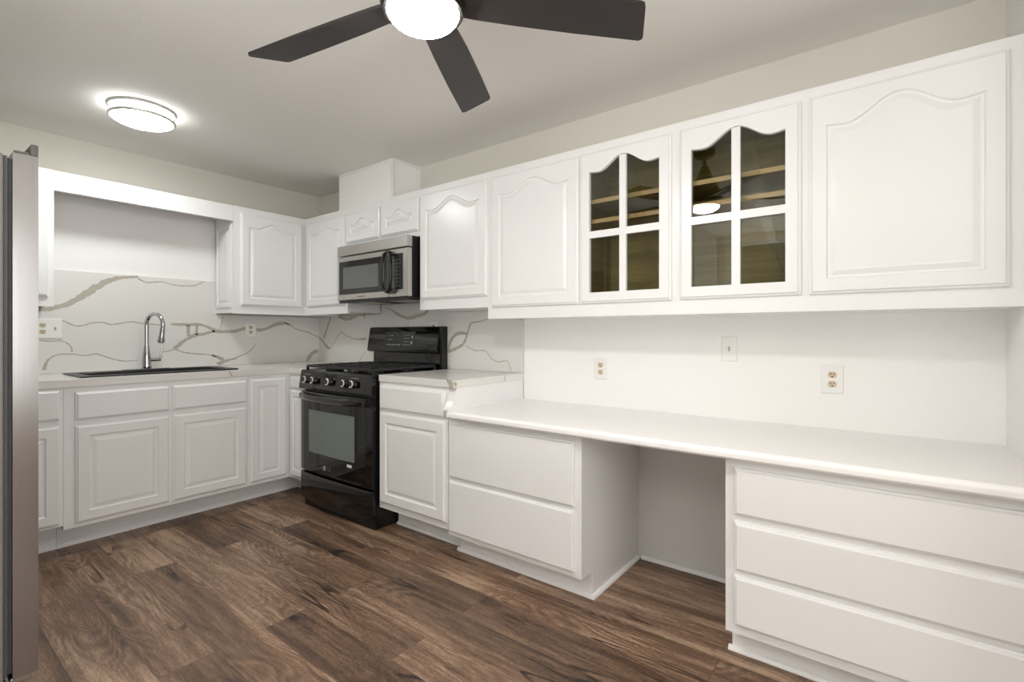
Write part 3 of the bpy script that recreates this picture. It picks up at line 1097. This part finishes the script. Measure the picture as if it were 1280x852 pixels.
# sloped control panel
bm = B()
prism(bm, [(-.634, .806), (-.668, .806), (-.672, .815), (-.655, .925), (-.648, .934), (-.634, .934)], lambda p, q, s: Vector((s, p, q)), rx0, rx1)
bmesh.ops.bevel(bm, geom=[e for e in bm.edges if abs(e.verts[0].co.x - e.verts[1].co.x) > .1], offset=.003, segments=2, affect='EDGES')
cp = obj('control_panel', bm, M_BLACK, t)
nrm = Vector((0, -.11, -.017)).normalized()
nrm = Vector((0, -.988, .153))
for kx in (.945, 1.035, 1.215, 1.385, 1.475):
    c = Vector((kx, -.664, .869))
    kb = obj('knob', lathe(B(), [(.027, -.004), (.026, .004), (.021, .010), (.019, .028), (.017, .031), (0, .031)], c, nrm, 28), M_PLASTIC, cp, True)
    bm = B()
    # chrome trim ring, open at the left
    ringp = []
    qq = Vector((0, 0, 1)).rotation_difference(nrm)
    for i in range(19):
        a = -PI * .62 + PI * 1.25 * i / 18
        ringp.append(c + nrm * .029 + Vector((1, 0, 0)) * .019 * math.cos(a) + Vector((0, .153, .988)) * .019 * math.sin(a))
    tube(bm, ringp, .0038, 8)
    obj('chrome_ring', bm, M_RING, kb, True)
for kx in (.945, 1.475):
    bm = B()
    for i in range(5):
        box(bm, kx - .04 + i * .016, kx - .04 + i * .016 + .009, -.6625, -.658, .906, .909)
    obj('panel_marking', bm, M_GREYMARK, cp)
for kx in (1.075, 1.255, 1.425):
    obj('panel_marking', box(B(), kx - .006, kx + .006, -.6655, -.660, .888, .892), M_GREYMARK, cp)
# cooktop, burners, grates
bm = B()
box(bm, rx0, rx1, -.650, -.095, .906, .928, .006)
ck = obj('cooktop', bm, M_BLACK, t)
for bx_, by_, br_ in ((1.02, -.50, .05), (1.47, -.50, .045), (1.02, -.24, .042), (1.47, -.24, .038), (1.245, -.37, .05)):
    bm = lathe(B(), [(br_ * 1.15, 0), (br_ * 1.15, .006), (br_ * .95, .012), (br_ * .95, .016), (br_, .018), (br_, .024), (br_ * .85, .028), (0, .028)], (bx_, by_, .928), n=28)
    obj('burner', bm, M_IRON, ck, True)
gz = .968
for a, b in ((rx0 + .035, rx0 + .270), (rx0 + .278, rx1 - .278), (rx1 - .270, rx1 - .035)):
    bm = B()
    y0, y1 = -.630, -.115
    hw = .006
    for x in (a, b):
        box(bm, x - hw, x + hw, y0, y1, gz - .016, gz, .002)
    for y in (y0, y1):
        box(bm, a, b, y - hw, y + hw, gz - .016, gz, .002)
    for i in range(1, 6):
        y = y0 + (y1 - y0) * i / 6
        box(bm, a, b, y - hw * .8, y + hw * .8, gz - .014, gz + .002, .002)
    for x in (a + (b - a) * .34, a + (b - a) * .66):
        box(bm, x - hw * .8, x + hw * .8, y0, y1, gz - .014, gz + .002, .002)
    for x in (a, b):
        for y in (y0 + .004, (y0 + y1) / 2, y1 - .004):
            box(bm, x - hw, x + hw, y - .008, y + .008, .928, gz - .010)
    obj('grate', bm, M_IRON, ck)
# backguard
bm = B()
prism(bm, [(-.02, .906), (-.094, .906), (-.094, .93), (-.070, .945), (-.066, 1.055), (-.02, 1.055)], lambda p, q, s: Vector((s, p, q)), rx0 + .025, rx1 - .008)
bg = obj('backguard', bm, M_BLACK, t)
bm = B()
prism(bm, [(-.02, 1.040), (-.070, 1.040), (-.104, 1.048), (-.106, 1.056), (-.078, 1.222), (-.070, 1.232), (-.02, 1.232)], lambda p, q, s: Vector((s, p, q)), rx0 - .012, rx1 - .030)
bmesh.ops.bevel(bm, geom=[e for e in bm.edges if abs(e.verts[0].co.x - e.verts[1].co.x) > .1] + [e for e in bm.edges if abs(e.verts[0].co.x - e.verts[1].co.x) < .001], offset=.005, segments=3, affect='EDGES')
cs = obj('control_console', bm, M_BLACK, t, True)
obj('end_cap', box(B(), rx1 - .030, rx1 - .006, -.075, -.018, .93, 1.233, .004), M_BLACKS, t)
N2 = Vector((0, -.986, .166))
U2 = Vector((0, .166, .986))


def con(x, h, d):      # point on the console's sloped face
    return Vector((x, -.0925, 1.135)) + U2 * h + N2 * d


bm = B()
loops(bm, [[con(x, h, d) for x, h in ((1.045, -.055), (1.375, -.055), (1.375, .062), (1.045, .062))] for d in (-.002, .0012)])
dsp = obj('display_panel', bm, mat('display_film', (34, 35, 37), .25), cs, label='dark grey button and clock panel')


def dot(bm, x, h, w, hh):
    loops(bm, [[con(a, b, d) for a, b in ((x, h), (x + w, h), (x + w, h + hh), (x, h + hh))] for d in (.0008, .0018)])
    return bm


bm = B()
for i in range(6):
    dot(bm, 1.075 + i * .027, -.040, .014, .009)
obj('button_row', bm, M_GREYMARK, cs)
for k in (.0, .030):
    bm = B()
    for i in range(2):
        dot(bm, 1.085 + i * .03, k, .014, .006)
    obj('button_row', bm, M_GREYMARK, cs)
for j in range(4):
    bm = B()
    for i in range(3):
        dot(bm, 1.262 + i * .022, -.038 + j * .024, .010, .006)
    obj('button_row', bm, M_GREYMARK, cs)
for k in (-.030, .012):
    obj('round_button', dot(B(), 1.338, k, .018, .022), M_GREYMARK, cs)

# ------------------------------------------------------------------ microwave
mx0, mx1, my, mz0, mz1 = .893, 1.664, -.40, 1.408, 1.812
t = thing('microwave', 'stainless over-the-range microwave with a black ring handle', 'microwave', ((mx0 + mx1) / 2, -.2, mz0))
obj('body', box(B(), mx0 + .006, mx1 - .002, my + .035, -.017, mz0 + .006, mz1 - .001, .003), M_PLASTIC, t)
obj('vent_strip', box(B(), mx0, mx1, my - .004, my + .035, 1.738, mz1 - .002, .004), M_STEELX, t)
MX = mx0 + .58
bm = B()
box(bm, mx0, MX, my, my + .034, mz0 + .012, 1.733, .005)
dr = obj('door', bm, M_STEELX, t)
obj('door_glass', box(B(), mx0 + .022, MX - .062, my - .0015, my + .01, 1.462, 1.698, .001), M_BGLASS, dr)
obj('window_mesh', box(B(), mx0 + .070, MX - .108, my - .0022, my + .01, 1.500, 1.655, .0005), M_MWWIN, dr, label='grey see-through mesh window')
obj('brand_plate', box(B(), mx0 + .24, mx0 + .32, my - .0008, my + .01, 1.438, 1.445), mat('plate_mark', (140, 95, 85), .5), dr)
bm = B()
box(bm, MX + .002, mx1, my, my + .034, mz0 + .012, 1.733, .005)
cpn = obj('control_frame', bm, M_STEELX, t)
obj('keypad', box(B(), MX - .055, mx1 - .052, my - .0022, my + .006, 1.468, 1.700, .0008), M_PLASTIC, cpn, label='black keypad')
bm = B()
for i in range(4):
    for j in range(8):
        x = MX + .052 + i * .019
        z = 1.488 + j * .024
        box(bm, x, x + .009, my - .003, my, z, z + .008)
obj('key_markings', bm, mat('key_mark', (92, 92, 92), .5), cpn)
# ring handle
hc = Vector((MX + .016, my - .030, 1.583))
pts = []
for i in range(40):
    a = 2 * PI * i / 40
    ca, sa = math.cos(a), math.sin(a)
    sx = math.copysign(abs(ca) ** .75, ca)
    pts.append(hc + Vector((.050 * sx, -.010 * (1 - sa * sa), .126 * sa)))
bm = tube(B(), pts, .0105, 10, closed=True)
for s in (-1, 1):
    box(bm, hc.x - .012, hc.x + .012, my - .030, my + .001, hc.z + s * .127 - .012, hc.z + s * .127 + .012, .003)
obj('ring_handle', bm, M_PLASTIC, dr, True)
obj('inner_grip', box(B(), hc.x - .036, hc.x + .036, my - .004, my - .0005, hc.z - .105, hc.z + .105, .002), mat('dark_recess', (84, 86, 88), .35), dr)
bm = box(B(), mx0 + .008, mx1 - .004, my + .005, my + .045, mz0 - .006, mz0 + .011, .004)
obj('bottom_lip', bm, M_PLASTIC, t)
bm = B()
box(bm, mx0 + .03, mx1 - .03, my + .05, -.06, mz0 - .001, mz0 + .005)
ug = obj('underside_grille', bm, M_GASKET, t)
for a in (mx0 + .10, mx1 - .30):
    obj('grease_filter', box(B(), a, a + .20, my + .09, -.14, mz0 - .004, mz0 - .0008, .001), M_NICKEL, ug)

# ------------------------------------------------------------------ outlets and switches


def receptacle(M, u, w, parent):
    bm = B()
    P = []
    for i in range(20):
        a = 2 * PI * i / 20
        P.append((u + .0165 * math.cos(a), w + max(-.0135, min(.0135, .0165 * math.sin(a)))))
    loops(bm, [[M(a, b, .004) for a, b in P], [M(a, b, .0062) for a, b in P]])
    r = obj('receptacle', bm, M_ALMOND, parent)
    bm = B()
    mbox(bm, M, u - .0075, u - .0045, w - .001, w + .008, .0058, .0066)
    mbox(bm, M, u + .0045, u + .0075, w - .001, w + .007, .0058, .0066)
    mbox(bm, M, u - .003, u + .003, w - .010, w - .005, .0058, .0066)
    obj('slots', bm, M_SLOT, r)
    return r


def plate(M, u, w, wid, hei, t):
    bm = B()
    P = lambda o, d: [M(a, b, d) for a, b in [(u - wid / 2 + o, w - hei / 2 + o), (u + wid / 2 - o, w - hei / 2 + o), (u + wid / 2 - o, w + hei / 2 - o), (u - wid / 2 + o, w + hei / 2 - o)]]
    loops(bm, [P(0, .0002), P(0, .003), P(.003, .0055), P(.006, .0058)])
    return obj('cover_plate', bm, M_PLATE, t)


def toggle(M, u, w, t):
    bm = B()
    mbox(bm, M, u - .005, u + .005, w - .012, w + .012, .005, .0065)
    A = [M(u - .004, w - .004, .006), M(u + .004, w - .004, .006), M(u + .004, w + .006, .006), M(u - .004, w + .006, .006)]
    C = [M(u - .003, w + .004, .017), M(u + .003, w + .004, .017), M(u + .003, w + .010, .016), M(u - .003, w + .010, .016)]
    loops(bm, [A, C])
    obj('toggle', bm, M_ALMOND, t)


def screws(M, pts, t):
    for u, w in pts:
        bm = B()
        c = M(u, w, .0056)
        n = M(u, w, 1) - M(u, w, 0)
        lathe(bm, [(.003, 0), (.003, .0008), (0, .0014)], c, n, 10)
        obj('screw', bm, M_PLATE, t)


def duplex(label, M, u, w, wid=.076, hei=.119):
    t = thing('wall_outlet', label, 'outlet', M(u, w, 0))
    plate(M, u, w, wid, hei, t)
    receptacle(M, u, w + .0195, t)
    receptacle(M, u, w - .0195, t)
    screws(M, [(u, w)], t)
    return t


WL = LONG(.003)
duplex('duplex wall outlet above the desk, nearest the quartz backsplash', WL, 2.810, .988)
duplex('duplex wall outlet above the desk, nearest the right wall', WL, 3.895, .988, .08, .119)
t = thing('light_switch', 'single toggle light switch on the wall above the desk', 'switch', WL(3.484, 1.11, 0))
plate(WL, 3.484, 1.11, .07, .119, t)
toggle(WL, 3.484, 1.11, t)
screws(WL, [(3.484, 1.14), (3.484, 1.08)], t)
duplex('duplex outlet on the backsplash right of the sink', SIDE(.0156), -.6125, 1.214, .078, .11)
duplex('outlet half hidden behind the range backguard', LONG(.0156), 1.495, 1.215, .075, .115)
MS = SIDE(.0156)
t = thing('wall_outlet', 'double-gang outlet and switch plate beside the refrigerator', 'outlet', MS(-1.812, 1.213, 0))
plate(MS, -1.812, 1.213, .13, .122, t)
receptacle(MS, -1.838, 1.2325, t)
receptacle(MS, -1.838, 1.1935, t)
toggle(MS, -1.781, 1.213, t)
screws(MS, [(-1.781, 1.243), (-1.781, 1.183), (-1.838, 1.213)], t)

# ------------------------------------------------------------------ ceiling fan with lamp
FX, FY = 3.095, -1.585
t = thing('ceiling_fan', 'dark five-blade ceiling fan with a glowing glass bowl lamp', 'fan', (FX, FY, CEIL))
obj('canopy', lathe(B(), [(.068, -.0005), (.068, -.012), (.060, -.035), (.035, -.052), (.018, -.056), (0, -.056)], (FX, FY, CEIL), n=36), M_FANM, t, True)
obj('downrod', lathe(B(), [(.013, -.050), (.013, -.14)], (FX, FY, CEIL), n=16), M_FANM, t, True)
obj('motor_housing', lathe(B(), [(.018, 2.3120), (.026, 2.3080), (.036, 2.2740), (.055, 2.2270), (.078, 2.1820), (.098, 2.1420), (.104, 2.1220), (.112, 2.0900), (.113, 2.0670), (.113, 2.0570), (.109, 2.0480), (0, 2.0480)], (FX, FY, 0), n=48), M_FANM, t, True)
BZ = 2.0760
for k in range(5):
    a = math.radians(46.3 + 72 * k)
    prof = [(.088, -.043), (.14, -.050), (.26, -.058), (.43, -.062), (.589, -.063), (.601, -.060), (.606, -.052), (.641, .047), (.641, .057), (.633, .063), (.43, .060), (.26, .054), (.14, .047), (.088, .041)]
    tl = math.radians(-13)
    ca, sa = math.cos(a), math.sin(a)

    def bf(p, q, s):
        qq, zz = q * math.cos(tl) - s * math.sin(tl), q * math.sin(tl) + s * math.cos(tl)
        return Vector((FX + p * ca - qq * sa, FY + p * sa + qq * ca, BZ + zz))
    bl = obj('blade', prism(B(), prof, bf, -.004, .004), M_FAN, t)
    bm = B()
    prism(bm, [(.07, -.016), (.17, -.026), (.185, 0), (.17, .026), (.07, .016)], bf, .004, .010)
    obj('blade_bracket', bm, M_FANM, bl)
obj('lamp_ring', lathe(B(), [(.109, 2.0475), (.109, 2.0420), (.105, 2.0360), (.0965, 2.0360), (.0965, 2.0475)], (FX, FY, 0), n=48), M_FANM, t, True)
prof = [(.0962, 2.0460)]
for i in range(1, 9):
    a = PI / 2 * i / 8
    prof.append((.0962 * math.cos(a), 2.0400 - .043 * math.sin(a)))
prof[-1] = (0, prof[-1][1])
obj('glass_bowl', lathe(B(), prof, (FX, FY, 0), n=48), M_LAMP_W, t, True, label='glowing white glass bowl')

# ------------------------------------------------------------------ flush ceiling light
LX, LY = .83, -1.565
t = thing('ceiling_light', 'round flush ceiling light with two nickel rings near the sink', 'light', (LX, LY, CEIL))
obj('base_ring', lathe(B(), [(0.1419, CEIL - .0005), (0.1531, CEIL - .002), (0.1548, CEIL - .008), (0.1514, CEIL - .014), (0.1419, CEIL - .014)], (LX, LY, 0), n=64), M_LNICK, t, True)
bm = B()
lathe(bm, [(0.1376, CEIL - .006), (0.1376, CEIL - .060)], (LX, LY, 0), n=64, mi=1)
lathe(bm, [(0.1376, CEIL - .060), (0.1359, CEIL - .064), (0.1204, CEIL - .072), (.08, CEIL - .080), (0, CEIL - .082)], (LX, LY, 0), n=64, mi=0)
obj('diffuser', bm, [M_LAMP_C, M_LAMP_S], t, True, label='glowing white diffuser')
bm = B()
rp = [Vector((LX + 0.1445 * math.cos(2 * PI * i / 64), LY + 0.1445 * math.sin(2 * PI * i / 64), CEIL - .054)) for i in range(64)]
tube(bm, rp, .0085, 10, closed=True)
obj('lower_ring', bm, M_LNICK, t, True)
for k in range(3):
    a = math.radians(20 + 120 * k)
    obj('ring_post', tube(B(), [(LX + 0.1462 * math.cos(a), LY + 0.1462 * math.sin(a), CEIL - .012), (LX + 0.1462 * math.cos(a), LY + 0.1462 * math.sin(a), CEIL - .050)], .003, 8), M_LNICK, t)

# ------------------------------------------------------------------ refrigerator (we see its right side)
qx0, qx1 = 1.14, 2.05
yd0, yd1 = -2.228, -2.173
t = thing('refrigerator', 'tall stainless steel refrigerator at the left edge, seen from its side', 'refrigerator', ((qx0 + qx1) / 2, -2.6, 0))
obj('body', box(B(), qx0 + .004, qx1 - .002, -3.04, -2.246, .05, 1.705, .006), M_FRIDGEBODY, t)
for a, b in ((qx0 + .09, -2.35), (qx1 - .09, -2.35), (qx0 + .09, -2.95), (qx1 - .09, -2.95)):
    obj('foot', lathe(B(), [(.022, .0005), (.022, .02), (.012, .055)], (a, b, 0), n=14), M_PLASTIC, t)
xm = qx0 + .40
for a, b in ((qx0, xm - .003), (xm + .003, qx1)):
    bm = B()
    prof = [(yd0, 0), (yd0, 0)]
    n = 10
    w = b - a
    fr = []
    for i in range(n + 1):
        s = i / n
        fr.append((a + w * s, yd1 + .008 * (1 - abs(2 * s - 1) ** 3)))
    poly = [(a, yd0), (b, yd0)] + fr[::-1]
    prism(bm, poly, lambda p, q, s: Vector((p, q, s)), .170, 1.712)
    d_ = obj('door', bm, M_STEELZ, t)
    g2 = B()
    box(g2, a + .012, b - .008, -2.2455, -2.238, .18, 1.70)
    box(g2, a + .016, b - .014, -2.238, -2.2285, .185, 1.695)
    obj('door_gasket', g2, M_GASKET, d_)
    cap = B()
    box(cap, a + .002, b - .001, yd0 + .003, yd1 - .018, 1.7125, 1.720, .002)
    box(cap, a + .002, b - .0005, yd1 - .017, yd1 + .0005, 1.7125, 1.748, .004)
    obj('door_cap', cap, M_CAP, d_, label='dark grey plastic cap on the door top')
    hx = (xm - .05) if a == qx0 else (xm + .05)
    obj('door_handle', tube(B(), [(hx, yd1 - .004, .62), (hx, yd1 + .045, .66), (hx, yd1 + .052, .9), (hx, yd1 + .052, 1.3), (hx, yd1 + .045, 1.52), (hx, yd1 - .004, 1.56)], .011, 10), M_NICKEL, d_, True)
bm = B()
box(bm, qx0 + .02, qx1 - .02, -2.33, -2.235, .012, .15, .004)
gr = obj('toe_grille', bm, M_PLASTIC, t)
bm = B()
box(bm, qx1 - .09, qx1 - .012, -2.232, -2.185, .152, .168, .003)
obj('lower_hinge', bm, M_NICKEL, t)
obj('top_hinge', box(B(), qx1 - .12, qx1 - .02, -2.36, -2.26, 1.7055, 1.722, .004), M_CAP, t)

# things that come in several carry a common group
GROUPS = {'wall_cabinet': 'white wall cabinets', 'base_cabinet': 'white base cabinets', 'desk_drawer_unit': 'desk drawer units',
          'wall_outlet': 'outlets on the kitchen walls', 'countertop': 'worktops along the walls', 'backsplash': 'veined backsplash slabs'}
for o in COL.objects:
    k = o.name.split('.')[0]
    if o.parent is None and k in GROUPS:
        o['group'] = GROUPS[k]
